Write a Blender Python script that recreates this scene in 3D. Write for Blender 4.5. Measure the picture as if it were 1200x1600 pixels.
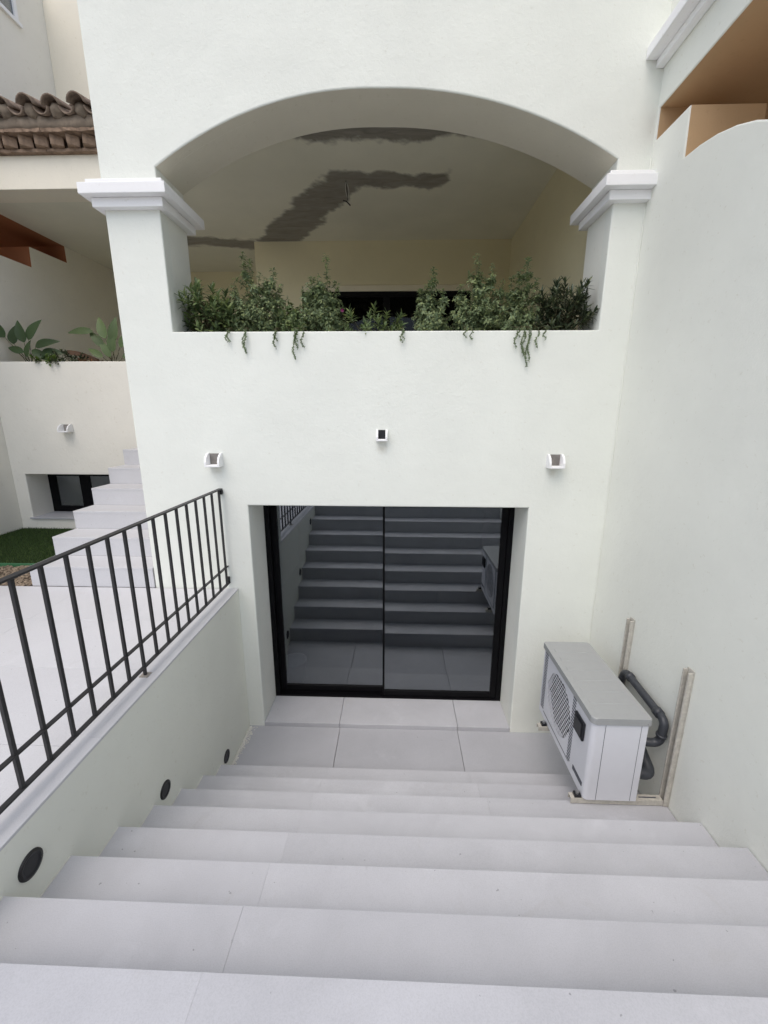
import bpy, bmesh, math, random
from mathutils import Vector, Matrix, noise
random.seed(7)
R = math.radians
for o in list(bpy.data.objects): bpy.data.objects.remove(o, do_unlink=True)
scn = bpy.context.scene
COL = scn.collection

# ------------------------------------------------------------------ camera
cam_d = bpy.data.cameras.new('camera'); cam = bpy.data.objects.new('camera', cam_d); COL.objects.link(cam)
cam_d.sensor_fit = 'HORIZONTAL'; cam_d.sensor_width = 36; cam_d.lens = 643.121/1200*36
cam_d.clip_start = .05; cam_d.clip_end = 3000
_p, _y, _r = R(13.3504), R(1.8458), R(.112)
fwd = Vector((-math.sin(_y)*math.cos(_p), math.cos(_y)*math.cos(_p), -math.sin(_p)))
rt = Vector((math.cos(_y), math.sin(_y), 0)); up = rt.cross(fwd)
rt2 = rt*math.cos(_r)+up*math.sin(_r); up2 = up*math.cos(_r)-rt*math.sin(_r)
m = Matrix((rt2, up2, -fwd)).transposed().to_4x4(); m.translation = (.1697, -3.4045, 2.9707)
cam.matrix_world = m
scn.camera = cam
scn.render.resolution_x, scn.render.resolution_y = 768, 1024

# ------------------------------------------------------------------ light
SUN_EL, SUN_AZ = R(60), R(204)      # azimuth clockwise from +Y (north): the light comes from behind the camera
w = bpy.data.worlds.new('World'); scn.world = w; w.use_nodes = True
nt = w.node_tree; bg = nt.nodes['Background']
sky = nt.nodes.new('ShaderNodeTexSky'); sky.sky_type = 'NISHITA'; sky.sun_disc = False
sky.sun_elevation = SUN_EL; sky.sun_rotation = SUN_AZ; sky.air_density = 1.0; sky.dust_density = 3.0; sky.ozone_density = 1.0
hs = nt.nodes.new('ShaderNodeHueSaturation'); hs.inputs['Saturation'].default_value = .72
nt.links.new(sky.outputs[0], hs.inputs['Color']); nt.links.new(hs.outputs[0], bg.inputs['Color'])
bg.inputs['Strength'].default_value = .15
sd = bpy.data.lights.new('sun', 'SUN'); sun = bpy.data.objects.new('sun', sd); COL.objects.link(sun)
sd.energy = .5; sd.angle = R(60); sd.color = (1, .94, .84)
sdir = Vector((math.sin(SUN_AZ)*math.cos(SUN_EL), math.cos(SUN_AZ)*math.cos(SUN_EL), math.sin(SUN_EL)))
sun.rotation_euler = (-sdir).to_track_quat('-Z', 'Y').to_euler(); sun.location = (0, -6, 12)
vs = scn.view_settings; vs.view_transform = 'Standard'; vs.look = 'None'; vs.gamma = 1; vs.exposure = .56
scn.cycles.max_bounces = 8; scn.cycles.diffuse_bounces = 5; scn.cycles.glossy_bounces = 4; scn.cycles.transparent_max_bounces = 12

# ------------------------------------------------------------------ materials
def new_mat(name, rough=.6, spec=.3):
    mt = bpy.data.materials.new(name); mt.use_nodes = True
    n = mt.node_tree.nodes; b = n['Principled BSDF']
    b.inputs['Roughness'].default_value = rough; b.inputs['Specular IOR Level'].default_value = spec
    return mt, mt.node_tree, b
def nd(t, typ, **kw):
    n = t.nodes.new(typ)
    for k, v in kw.items():
        if k in n.inputs.keys() if hasattr(n.inputs, 'keys') else False: n.inputs[k].default_value = v
        else: setattr(n, k, v)
    return n
def coord(t, rand=0):
    tc = nd(t, 'ShaderNodeTexCoord')
    if not rand: return tc.outputs['Object']
    oi = nd(t, 'ShaderNodeObjectInfo'); ml = nd(t, 'ShaderNodeMath', operation='MULTIPLY'); ml.inputs[1].default_value = rand
    t.links.new(oi.outputs['Random'], ml.inputs[0])
    va = nd(t, 'ShaderNodeVectorMath', operation='ADD'); t.links.new(tc.outputs['Object'], va.inputs[0]); t.links.new(ml.outputs[0], va.inputs[1])
    return va.outputs[0]
def noise_n(t, co, scale, detail=4, rough=.55, dist=0):
    n = nd(t, 'ShaderNodeTexNoise'); n.inputs['Scale'].default_value = scale; n.inputs['Detail'].default_value = detail
    n.inputs['Roughness'].default_value = rough; n.inputs['Distortion'].default_value = dist
    t.links.new(co, n.inputs['Vector']); return n.outputs['Fac']
def ramp(t, fac, stops):
    r = nd(t, 'ShaderNodeValToRGB'); e = r.color_ramp.elements
    while len(e) < len(stops): e.new(.5)
    for i, (p, c) in enumerate(stops):
        e[i].position = p; e[i].color = (*c, 1) if len(c) == 3 else c
    t.links.new(fac, r.inputs[0]); return r.outputs[0]
def mix(t, fac, a, b, typ='MIX'):
    m = nd(t, 'ShaderNodeMix', data_type='RGBA', blend_type=typ)
    for i, v in ((0, fac), (6, a), (7, b)):
        if isinstance(v, (int, float)): m.inputs[i].default_value = v
        elif isinstance(v, tuple): m.inputs[i].default_value = (*v, 1)
        else: t.links.new(v, m.inputs[i])
    return m.outputs[2]
def bump(t, b, h, strength, dist, prev=None):
    n = nd(t, 'ShaderNodeBump'); n.inputs['Strength'].default_value = strength; n.inputs['Distance'].default_value = dist
    t.links.new(h, n.inputs['Height'])
    if prev is not None: t.links.new(prev, n.inputs['Normal'])
    t.links.new(n.outputs[0], b.inputs['Normal']); return n.outputs[0]

def stucco(name, c, grain=1.0, stains=()):
    mt, t, b = new_mat(name, .75, .2); co = coord(t)
    dark = tuple(x*.93 for x in c)
    col = ramp(t, noise_n(t, co, 1.3, 5, .6), [(.3, dark), (.7, c)])
    speck = ramp(t, noise_n(t, co, 24, 3, .7), [(.30, (.86, .84, .8)), (.37, (1, 1, 1))])
    col = mix(t, .5, col, speck, 'MULTIPLY')
    for (p, rad) in stains:
        sub = nd(t, 'ShaderNodeVectorMath', operation='SUBTRACT'); t.links.new(co, sub.inputs[0]); sub.inputs[1].default_value = p
        sc = nd(t, 'ShaderNodeVectorMath', operation='MULTIPLY'); t.links.new(sub.outputs[0], sc.inputs[0]); sc.inputs[1].default_value = (1/rad, 1/rad, .8/rad)
        ln = nd(t, 'ShaderNodeVectorMath', operation='LENGTH'); t.links.new(sc.outputs[0], ln.inputs[0])
        ad = nd(t, 'ShaderNodeMath', operation='MULTIPLY_ADD'); t.links.new(noise_n(t, co, 18, 4), ad.inputs[0]); ad.inputs[1].default_value = .9; t.links.new(ln.outputs['Value'], ad.inputs[2])
        f = ramp(t, ad.outputs[0], [(.45, (.32, .32, .32)), (1.0, (0, 0, 0))])
        col = mix(t, f, col, (.42, .34, .2))
    t.links.new(col, b.inputs['Base Color'])
    n1 = bump(t, b, noise_n(t, co, 5, 4, .6), .25*grain, .02)
    n2 = bump(t, b, noise_n(t, co, 38, 3, .65, .4), .28*grain, .006, n1)
    bump(t, b, noise_n(t, co, 150, 2, .6), .28*grain, .003, n2)
    return mt
def stone(name, c, rand=40, var=.05, joint=False):
    mt, t, b = new_mat(name, .55, .3); co = coord(t, rand)
    a = ramp(t, noise_n(t, co, 2.2, 6, .62, .3), [(.3, tuple(x*(1-var*1.8) for x in c)), (.7, c)])
    oi = nd(t, 'ShaderNodeObjectInfo')
    v = ramp(t, oi.outputs['Random'], [(0, (1-var,)*3), (1, (1, 1, 1))])
    col = mix(t, 1, a, v, 'MULTIPLY')
    dirt = ramp(t, noise_n(t, co, 5.5, 8, .72, .6), [(.60, (0, 0, 0)), (.78, (.35, .35, .35))])
    col = mix(t, dirt, col, tuple(x*.72 for x in (c[0]*1.02, c[1]*.98, c[2]*.9)))
    sp = ramp(t, noise_n(t, co, 17, 3, .6, .8), [(.22, (.4, .4, .4)), (.27, (0, 0, 0))])
    col = mix(t, sp, col, tuple(x*.62 for x in c))
    mp = nd(t, 'ShaderNodeMapping'); mp.inputs['Scale'].default_value = (9, 3, 3); mp.inputs['Rotation'].default_value = (0, 0, .9); t.links.new(co, mp.inputs['Vector'])
    scr = ramp(t, noise_n(t, mp.outputs[0], 4, 5, .65, 1.2), [(.27, (.5, .5, .5)), (.31, (0, 0, 0))])
    col = mix(t, scr, col, tuple(x*.78 for x in c))
    pale = ramp(t, noise_n(t, co, 3.1, 5, .6, .5), [(.62, (0, 0, 0)), (.74, (.5, .5, .5))])
    col = mix(t, pale, col, tuple(min(1, x*1.08) for x in c))
    fine = ramp(t, noise_n(t, co, 44, 2, .5), [(.225, (.7, .7, .7)), (.24, (0, 0, 0))])
    col = mix(t, fine, col, tuple(x*.4 for x in c))
    gr = ramp(t, noise_n(t, co, 260, 2, .6), [(.3, (.90,)*3), (.6, (1, 1, 1))])
    col = mix(t, 1, col, gr, 'MULTIPLY')
    t.links.new(col, b.inputs['Base Color'])
    bump(t, b, noise_n(t, co, 180, 3, .6), .12, .002)
    return mt
def plain(name, c, rough=.5, spec=.4, metal=0, var=.12, scale=12, bmp=0, bscale=60):
    mt, t, b = new_mat(name, rough, spec); co = coord(t); b.inputs['Metallic'].default_value = metal
    col = ramp(t, noise_n(t, co, scale, 5, .6), [(.3, tuple(x*(1-var) for x in c)), (.7, c)])
    t.links.new(col, b.inputs['Base Color'])
    if bmp: bump(t, b, noise_n(t, co, bscale, 4, .6), bmp, .004)
    return mt
def leafmat(name, c, rough=.45, trans=.25):
    mt, t, b = new_mat(name, rough, .35)
    at = nd(t, 'ShaderNodeAttribute', attribute_name='tint')
    col = ramp(t, at.outputs['Fac'], [(0, tuple(x*.55 for x in c)), (.5, c), (1, (c[0]*1.75, c[1]*1.5, c[2]*1.25))])
    t.links.new(col, b.inputs['Base Color'])
    tr = nd(t, 'ShaderNodeBsdfTranslucent'); t.links.new(col, tr.inputs['Color'])
    ms = nd(t, 'ShaderNodeMixShader'); ms.inputs[0].default_value = trans
    t.links.new(b.outputs[0], ms.inputs[1]); t.links.new(tr.outputs[0], ms.inputs[2])
    t.links.new(ms.outputs[0], t.nodes['Material Output'].inputs['Surface'])
    return mt
def glassmat(name, tint, ior=.06):
    mt = bpy.data.materials.new(name); mt.use_nodes = True; t = mt.node_tree
    t.nodes.remove(t.nodes['Principled BSDF'])
    tr = nd(t, 'ShaderNodeBsdfTransparent'); tr.inputs[0].default_value = (*tint, 1)
    gl = nd(t, 'ShaderNodeBsdfGlossy'); gl.inputs['Roughness'].default_value = .0; gl.inputs[0].default_value = (.90, .95, 1, 1)
    lw_ = nd(t, 'ShaderNodeLayerWeight'); lw_.inputs['Blend'].default_value = .5      # facing term, the same from both sides of the pane
    pw5 = nd(t, 'ShaderNodeMath', operation='POWER'); t.links.new(lw_.outputs['Facing'], pw5.inputs[0]); pw5.inputs[1].default_value = 5
    fr = nd(t, 'ShaderNodeMath', operation='MULTIPLY_ADD'); t.links.new(pw5.outputs[0], fr.inputs[0]); fr.inputs[1].default_value = 1-ior; fr.inputs[2].default_value = ior
    ms = nd(t, 'ShaderNodeMixShader'); t.links.new(fr.outputs[0], ms.inputs[0]); t.links.new(tr.outputs[0], ms.inputs[1]); t.links.new(gl.outputs[0], ms.inputs[2])
    t.links.new(ms.outputs[0], t.nodes['Material Output'].inputs['Surface'])
    return mt

SPOUTS = [(-1.35, 2.60), (.042, 2.805), (1.445, 2.605)]
M = {}
M['facade'] = stucco('white_stucco', (.80, .82, .76), 1.15, [((x, 0, z-.10), .10) for x, z in SPOUTS])
M['wall'] = stucco('side_stucco', (.82, .83, .765), .75)
M['soffit'] = stucco('arch_soffit_shade', (.68, .65, .55), .7)  # dimmer, warmer bounce light under the arch put into the colour
M['porch_tile'] = plain('dull_porch_tile', (.52, .49, .43), .5, .3)
M['pit'] = stucco('painted_render', (.84, .85, .765), .45)
M['cream'] = stucco('cream_stucco', (.80, .75, .60), .7)
M['ncream'] = stucco('neighbour_stucco', (.85, .825, .745), .9)
M['warm_cream'] = stucco('warm_cream_stucco', (.86, .81, .685), .8)
M['porch'] = stucco('porch_plaster', (.77, .71, .49), .5)
M['trim'] = stucco('white_trim_paint', (.90, .90, .90), .35)
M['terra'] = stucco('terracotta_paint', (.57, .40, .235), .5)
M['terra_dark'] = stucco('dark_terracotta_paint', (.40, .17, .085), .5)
M['stone'] = stone('pale_limestone', (.535, .54, .57), 40, .075)
M['landing_stone'] = stone('shaded_grey_stone', (.46, .465, .495), 40, .06)  # slightly greyer tile, darkened further to stand in for shade in the pit
M['paver'] = stone('pale_paver_stone', (.62, .62, .64), 40, .03)
M['stair_bed'] = plain('pale_stair_bed', (.48, .465, .46), .9, .1)
M['grout'] = plain('grout', (.36, .33, .29), .9, .1)
M['black'] = plain('black_aluminium', (.004, .004, .005), .45, .12, 0, .2)
M['iron'] = plain('black_painted_iron', (.028, .027, .028), .45, .4, 0, .25, 30, .1, 90)
M['glass'] = glassmat('dark_glass', (.48, .51, .54), .19)
M['glass_dim'] = glassmat('shaded_window_glass', (.35, .36, .38), .014)
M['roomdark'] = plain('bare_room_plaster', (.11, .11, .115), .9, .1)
M['soil'] = plain('potting_soil', (.05, .035, .022), .95, .1, 0, .5, 30, .8, 40)
M['ground'] = plain('packed_earth', (.20, .17, .13), .95, .1, 0, .3, 3, .3, 20)
M['tile'] = plain('weathered_clay_tile', (.34, .26, .20), .9, .15, 0, .62, 14, .7, 45)
M['brick'] = plain('weathered_clay_brick', (.35, .25, .18), .9, .15, 0, .5, 16, .8, 50)
M['mortar'] = plain('mortar', (.27, .22, .17), .95, .1, 0, .35, 12, .8, 45)
M['acwhite'] = plain('white_painted_steel', (.68, .69, .73), .35, .45, 0, .03)
M['acgrey'] = plain('grey_plastic_cover', (.345, .355, .355), .5, .35, 0, .05, 30, .05, 200)
M['acdark'] = plain('dark_plastic', (.012, .013, .017), .4, .4)
M['acmid'] = plain('shadow_grey_plastic', (.085, .09, .11), .5, .3)
M['pvc'] = plain('dark_grey_pvc', (.055, .06, .07), .4, .4, 0, .3, 25)
M['bracket'] = plain('painted_steel_bracket', (.56, .535, .475), .5, .3, 0, .28, 40)
M['spout_in'] = plain('shaded_spout_lining', (.30, .28, .26), .9, .1, 0, .5)  # grey stands in for the shade inside the side spouts
M['zinc'] = plain('zinc_plated_steel', (.6, .6, .6), .35, .5, .9, .2)
M['white_wire'] = plain('white_cable', (.7, .68, .62), .5, .3)
M['grass'] = leafmat('artificial_turf', (.045, .085, .022), .6, .15)
M['turfbase'] = plain('turf_backing', (.025, .045, .014), .9, .1)
M['pebble'] = plain('pebbles', (.42, .33, .24), .8, .2, 0, .65, 22)
M['edging'] = plain('green_plastic_edging', (.06, .19, .09), .5, .3)
M['leaf_dark'] = leafmat('dark_glossy_leaf', (.050, .072, .038), .38, .12)
M['leaf_grey'] = leafmat('grey_green_leaf', (.20, .27, .145), .6, .35)
M['leaf_mid'] = leafmat('mid_green_leaf', (.13, .19, .08), .5, .3)
M['leaf_big'] = leafmat('broad_leaf', (.060, .100, .042), .4, .2)
M['leaf_bright'] = leafmat('bright_green_leaf', (.10, .17, .035), .45, .25)
M['leaf_dry'] = leafmat('dry_brown_leaf', (.15, .085, .05), .7, .15)
M['petal'] = leafmat('magenta_petal', (.16, .012, .09), .5, .2)
M['stem'] = plain('plant_stem', (.10, .095, .05), .7, .2, 0, .4)
M['bucket'] = plain('white_plastic_bucket', (.7, .7, .7), .4, .4)

# porch ceiling: off-white plaster, grey mortar patches read from the 'patch' attribute
mt, t, b = new_mat('ceiling_plaster', .85, .1); co = coord(t)
base = ramp(t, noise_n(t, co, 2, 5), [(.3, (.72, .71, .60)), (.7, (.78, .765, .65))])
at = nd(t, 'ShaderNodeAttribute', attribute_name='patch')
mpc = nd(t, 'ShaderNodeMapping'); mpc.inputs['Scale'].default_value = (1, 3.2, 1); mpc.inputs['Rotation'].default_value = (0, 0, .35); t.links.new(co, mpc.inputs['Vector'])
pc = ramp(t, noise_n(t, mpc.outputs[0], 3.5, 6, .6, 1.0), [(.25, (.19, .18, .16)), (.75, (.33, .31, .27))])
t.links.new(mix(t, at.outputs['Fac'], base, pc), b.inputs['Base Color'])
bump(t, b, noise_n(t, co, 60, 3), .2, .004)
M['ceiling'] = mt

# ------------------------------------------------------------------ mesh helpers
def obj(name, data, mat, parent=None):
    o = bpy.data.objects.new(name, data); COL.objects.link(o)
    for m_ in (mat if isinstance(mat, (list, tuple)) else [mat]):
        if m_ not in list(data.materials): data.materials.append(m_)
    if parent is not None: attach(o, parent)
    return o
def world_loc(o):
    l = Vector(o.location)
    return l
def attach(o, parent):
    o.parent = parent
    p = parent; off = Vector((0, 0, 0))
    while p is not None:
        if p.get('_isroot'): off += Vector(p.location)
        p = p.parent
    if parent.get('_isroot'): o.matrix_parent_inverse = Matrix.Translation(-off)
def thing(name, label, cat, loc=(0, 0, 0), group=None):
    o = bpy.data.objects.new(name, None); COL.objects.link(o); o.location = loc; o.empty_display_size = .1
    o['label'] = label; o['category'] = cat; o['_isroot'] = 1
    if group: o['group'] = group
    return o
def tag(o, label, cat, group=None):
    o['label'] = label; o['category'] = cat
    if group: o['group'] = group
    return o
def mesh(name, v, f, smooth=False):
    me = bpy.data.meshes.new(name); me.from_pydata(v, [], f); me.update()
    if smooth:
        for p in me.polygons: p.use_smooth = True
    return me
def from_bm(bm, name, smooth=False):
    bmesh.ops.recalc_face_normals(bm, faces=bm.faces)
    me = bpy.data.meshes.new(name); bm.to_mesh(me); bm.free()
    if smooth:
        for p in me.polygons: p.use_smooth = True
    return me
def add_box(bm, x0, x1, y0, y1, z0, z1, bev=0, seg=2):
    r = bmesh.ops.create_cube(bm, size=1)
    vs_ = r['verts']
    for v in vs_: v.co = Vector(((x0+x1)/2+v.co.x*(x1-x0), (y0+y1)/2+v.co.y*(y1-y0), (z0+z1)/2+v.co.z*(z1-z0)))
    if bev:
        es = list({e for v in vs_ for e in v.link_edges})
        bmesh.ops.bevel(bm, geom=es, offset=bev, segments=seg, affect='EDGES', profile=.5)
def box(name, x0, x1, y0, y1, z0, z1, mat, parent=None, bev=0, seg=2):
    bm = bmesh.new(); add_box(bm, x0, x1, y0, y1, z0, z1, bev, seg)
    return obj(name, from_bm(bm, name), mat, parent)
def add_tube(bm, pts, r, n=10, caps=True):
    pts = [Vector(p) for p in pts]; rings = []
    ref = Vector((0, 0, 1))
    for i, p in enumerate(pts):
        d = (pts[min(i+1, len(pts)-1)]-pts[max(i-1, 0)]).normalized()
        a = d.cross(ref if abs(d.dot(ref)) < .95 else Vector((1, 0, 0))).normalized(); c = d.cross(a)
        rr = r[i] if isinstance(r, (list, tuple)) else r
        rings.append([bm.verts.new(p+a*math.cos(2*math.pi*k/n)*rr+c*math.sin(2*math.pi*k/n)*rr) for k in range(n)])
    for A, B in zip(rings, rings[1:]):
        # align to the closest vertex so that the tube does not twist
        off = min(range(n), key=lambda s: (A[0].co-B[s].co).length)
        for k in range(n):
            bm.faces.new((A[k], A[(k+1) % n], B[(k+1+off) % n], B[(k+off) % n]))
    if caps:
        bm.faces.new(rings[0]); bm.faces.new(list(reversed(rings[-1])))
def bend(pts, r=.04, n=6):
    """round the corners of a polyline"""
    pts = [Vector(p) for p in pts]; out = [pts[0]]
    for a, b_, c in zip(pts, pts[1:], pts[2:]):
        d1 = (a-b_).normalized(); d2 = (c-b_).normalized()
        p0, p1 = b_+d1*r, b_+d2*r
        for k in range(n+1):
            s = k/n; out.append(p0*(1-s)**2+b_*2*s*(1-s)+p1*s*s)
    return out+[pts[-1]]
def plate(outline, holes, axis, a0, a1, bev=0, bev_at=None):
    """flat outline (two coordinates) with holes, made solid between a0 and a1 on axis 'x' or 'y'"""
    bm = bmesh.new()
    def P(q, a): return (q[0], a, q[1]) if axis == 'y' else (a, q[0], q[1])
    edges = []
    for loop in [outline]+list(holes):
        vs_ = [bm.verts.new(P(q, a0)) for q in loop]
        for i in range(len(vs_)): edges.append(bm.edges.new((vs_[i], vs_[(i+1) % len(vs_)])))
    bmesh.ops.triangle_fill(bm, use_beauty=True, use_dissolve=False, edges=edges)
    fs = list(bm.faces)
    ret = bmesh.ops.extrude_face_region(bm, geom=fs)
    ax = 1 if axis == 'y' else 0
    for g in ret['geom']:
        if isinstance(g, bmesh.types.BMVert): g.co[ax] = a1
    bmesh.ops.recalc_face_normals(bm, faces=bm.faces)
    if bev:
        at = a0 if bev_at is None else bev_at
        es = [e for e in bm.edges if len(e.link_faces) == 2 and all(abs(v.co[ax]-at) < 1e-5 for v in e.verts)
              and e.link_faces[0].normal.angle(e.link_faces[1].normal) > .6]
        bmesh.ops.bevel(bm, geom=es, offset=bev, segments=2, affect='EDGES', profile=.5)
    return bm

# ------------------------------------------------------------------ dimensions read off the photograph (metres)
XL, XR = -1.2532, 1.914            # side walls of the stair pit
ZT = 1.44                          # terrace level
RISE, TREAD, YH = .18, .2775, -.6493
ZC, ZP = 5.45, 2.55                # porch ceiling and porch floor
XP, XO0, XO1, ZPL = -2.009, -1.597, 1.686, 3.596
XD0, XD1, ZL, YD = -1.105, 1.274, 2.2087, .385
YN = 1.85                          # front of the neighbouring house
XW = -4.93

# ------------------------------------------------------------------ ground
v, f = [], []
def quad(x0, x1, y0, y1, z):
    i = len(v); v.extend([(x0, y0, z), (x1, y0, z), (x1, y1, z), (x0, y1, z)]); f.append((i, i+1, i+2, i+3))
B = 600
quad(-B, -1.35, -B, B, ZT-.06); quad(2.3, B, -B, B, ZT-.06); quad(-1.35, 2.3, -B, -2.75, ZT-.06); quad(-1.35, 2.3, 5.2, B, ZT-.06)
g = obj('ground', mesh('ground', v, f), M['ground']); g['kind'] = 'structure'

def slab_grid(parent, name, xs, ys, z, th, mat, gap=.003, bev=.002, skip=None):
    cache = {}
    for x0, x1 in zip(xs, xs[1:]):
        for y0, y1 in zip(ys, ys[1:]):
            if skip and skip(x0, x1, y0, y1): continue
            key = (round(x1-x0, 4), round(y1-y0, 4), th, mat.name)
            if key not in cache:
                bm = bmesh.new(); W, D = (x1-x0-gap)/2, (y1-y0-gap)/2
                add_box(bm, -W, W, -D, D, -th, 0, bev, 1); cache[key] = from_bm(bm, name); cache[key].materials.append(mat)
            o = bpy.data.objects.new(name, cache[key]); COL.objects.link(o)
            o.location = ((x0+x1)/2, (y0+y1)/2, z+random.uniform(-.0006, .0006)); o.parent = parent
            if parent.get('_isroot'): o.matrix_parent_inverse = Matrix.Translation(-Vector(parent.location))

# terrace, level with the top of the pit
JX = [-.365+1.1375*k for k in range(-5, 3)]
bm = bmesh.new()
add_box(bm, -6.4, -1.385, -7.4, -.012, ZT-.09, ZT-.022); add_box(bm, -1.385, 4.4, -7.4, -2.60, ZT-.09, ZT-.022)
terrace = obj('terrace', from_bm(bm, 'terrace'), M['stair_bed']); terrace['kind'] = 'structure'
ysl = [-.014-.6*k for k in range(13)][::-1]
xsl = [-6.4]+[x for x in JX if -6.4 < x < -1.5]+[-1.388]
xsl = [-6.05, -4.915, -3.7775, -2.64, -1.388]
slab_grid(terrace, 'paver', xsl, ysl, ZT, .022, M['paver'], .002, .0015)
ysf = [-2.592-.6*k for k in range(9)][::-1]
slab_grid(terrace, 'paver', [-1.385, -.365, XR], ysf, ZT, .022, M['stone'], .0003, .0004)
slab_grid(terrace, 'paver', [XR+.46, XR+1.6, XR+2.45], ysf, ZT, .022, M['stone'], .0003, .0004)

# landing at the foot of the stair
land = box('landing_floor', XL-.1, XR+.1, -3.2, .42, -.12, -.02, M['grout']); land['kind'] = 'structure'
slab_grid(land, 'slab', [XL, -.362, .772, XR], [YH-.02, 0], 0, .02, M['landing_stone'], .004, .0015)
dr = box('drain_cover', -1.21, -1.03, -.56, -.47, -.004, .0015, M['stone'], land)
# crumbs of mortar left along the wall
mv, mf = [], []
for i in range(420):
    s = random.random(); y = -.02-.50*s; x = XL+abs(random.gauss(0, .022))*(1.2-s*.6); h = random.uniform(.002, .009)
    c = Vector((x+.004, y, 0)); k = len(mv); a = random.uniform(0, 3); rr = random.uniform(.003, .010)
    for q in range(4): mv.append((c.x+rr*math.cos(a+q*1.57), c.y+rr*math.sin(a+q*1.57)*1.3, 0.0008))
    mv.append((c.x, c.y, h)); mf += [(k+q, k+(q+1) % 4, k+4) for q in range(4)]
M['crumb'] = plain('dry_mortar', (.68, .67, .62), .95, .1)
cr = obj('mortar_crumbs', mesh('mortar_crumbs', mv, mf), M['crumb'], land); cr['kind'] = 'stuff'

# ------------------------------------------------------------------ stair down to the door
st = thing('staircase', 'pale limestone staircase descending to the dark sliding door', 'stairs', (.3, -1.6, 0))
XS = [XL, -.365, .7725, XR-.004]
bm = bmesh.new()
for k in range(8):
    yn = YH-TREAD*k; z1 = RISE*(k+1)-.022
    add_box(bm, XL-.04, XR+.04, yn-TREAD-.03 if k < 7 else -2.74, yn-.022, z1-RISE-.02 if k else -.1, z1-.002)
obj('stair_core', from_bm(bm, 'stair_core'), M['stair_bed'], st)
for k in range(8):
    yn = YH-TREAD*k; z1 = RISE*(k+1)
    if k < 7: slab_grid(st, 'tread', XS if k < 3 else [XS[0], XS[1], XS[3]], [yn-TREAD+.0, yn], z1, .022, M['stone'], .0003, .0006)
    if k < 7: box('grout_line', XL+.0005, XL+.0065, yn-TREAD+.002, yn-.004, z1-.001, z1+.0025, M['crumb'], st)
    for x0, x1 in zip(XS, XS[1:]):
        box('riser', x0+.0015, x1-.0015, yn-.021, yn-.003, z1-RISE+.001, z1-.024, M['stone'], st)

# ------------------------------------------------------------------ retaining wall and railing on the left
rw = thing('retaining_wall', 'low grey-green rendered wall left of the stairs, under the black railing', 'wall', (-1.35, -1.3, 0))
bm = bmesh.new(); add_box(bm, -1.40, XL, -2.60, -.002, -.1, ZT-.011)
obj('wall_body', from_bm(bm, 'wall_body'), M['pit'], rw)
for y0, y1 in ((-.003, -.62), (-.62, -1.76), (-1.76, -2.6)):
    bm = bmesh.new(); add_box(bm, -1.392, XL+.003, y1+.0004, y0-.0004, ZT-.010, ZT+.004, .002, 2)
    obj('coping_stone', from_bm(bm, 'coping_stone'), M['paver'], rw)

ra = thing('railing', 'black iron railing with upright bars along the stair pit', 'railing', (-1.33, -1.3, ZT))
xr = -1.33; zt = 2.352
bm = bmesh.new(); add_box(bm, xr-.018, xr+.018, -2.62, -.004, zt-.005, zt+.005, .002, 1)
add_box(bm, xr-.02, xr+.02, -.028, -.004, zt-.045, zt-.004, .003, 1); obj('handrail', from_bm(bm, 'handrail'), M['iron'], ra)
bm = bmesh.new(); add_box(bm, xr-.013, xr+.013, -2.62, -.003, 1.653, 1.661, .002, 1); obj('lower_rail', from_bm(bm, 'lower_rail'), M['iron'], ra)
bm = bmesh.new(); add_box(bm, xr-.014, xr+.014, -2.62, -.003, 1.495, 1.504, .002, 1)
add_box(bm, xr-.013, xr+.013, -.014, -.003, 1.504, 1.56, .002, 1); obj('bottom_rail', from_bm(bm, 'bottom_rail'), M['iron'], ra)
bme = {}
for i in range(19):
    foot = i in (9, 18)
    z0 = ZT+.004 if foot else 1.494
    if foot not in bme:
        bm = bmesh.new(); add_box(bm, -.0082, .0082, -.0082, .0082, z0, zt-.004, .0015, 1); bme[foot] = from_bm(bm, 'baluster'); bme[foot].materials.append(M['iron'])
    o = bpy.data.objects.new('baluster', bme[foot]); COL.objects.link(o)
    o.location = (xr, -.045-.1365*i, 0); o.parent = ra; o.matrix_parent_inverse = Matrix.Translation(-Vector(ra.location))
box('base_plate', xr-.025, xr+.025, -1.2735-.025, -1.2735+.025, ZT+.003, ZT+.008, M['grout'], ra)

# round recessed lamps in the wall
for (y, z, lab) in ((-.534, .150, 'small black round wall lamp beside the lowest stair'), (-1.36, .70, 'black round wall lamp halfway down the stairs'),
                    (-2.20, 1.252, 'largest black round wall lamp, nearest the top of the stairs')):
    s = thing('wall_lamp', lab, 'lamp', (XL, y, z), 'round lamps recessed in the stair wall')
    bm = bmesh.new(); n = 28
    def ring(r, x): return [bm.verts.new((XL+x, y+r*math.cos(2*math.pi*k/n), z+r*math.sin(2*math.pi*k/n))) for k in range(n)]
    A, B_, C_ = ring(.054, -.002), ring(.053, .006), ring(.043, .008)
    for P_, Q_ in ((A, B_), (B_, C_)):
        for k in range(n): bm.faces.new((P_[k], P_[(k+1) % n], Q_[(k+1) % n], Q_[k]))
    obj('bezel', from_bm(bm, 'bezel', True), M['iron'], s)
    bm = bmesh.new(); A = ring(.0435, .0075); B_ = ring(.034, .0035); c = bm.verts.new((XL+.0035, y, z))
    for k in range(n): bm.faces.new((A[k], A[(k+1) % n], B_[(k+1) % n], B_[k])); bm.faces.new((B_[k], B_[(k+1) % n], c))
    obj('lens', from_bm(bm, 'lens'), M['acdark'], s)

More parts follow.
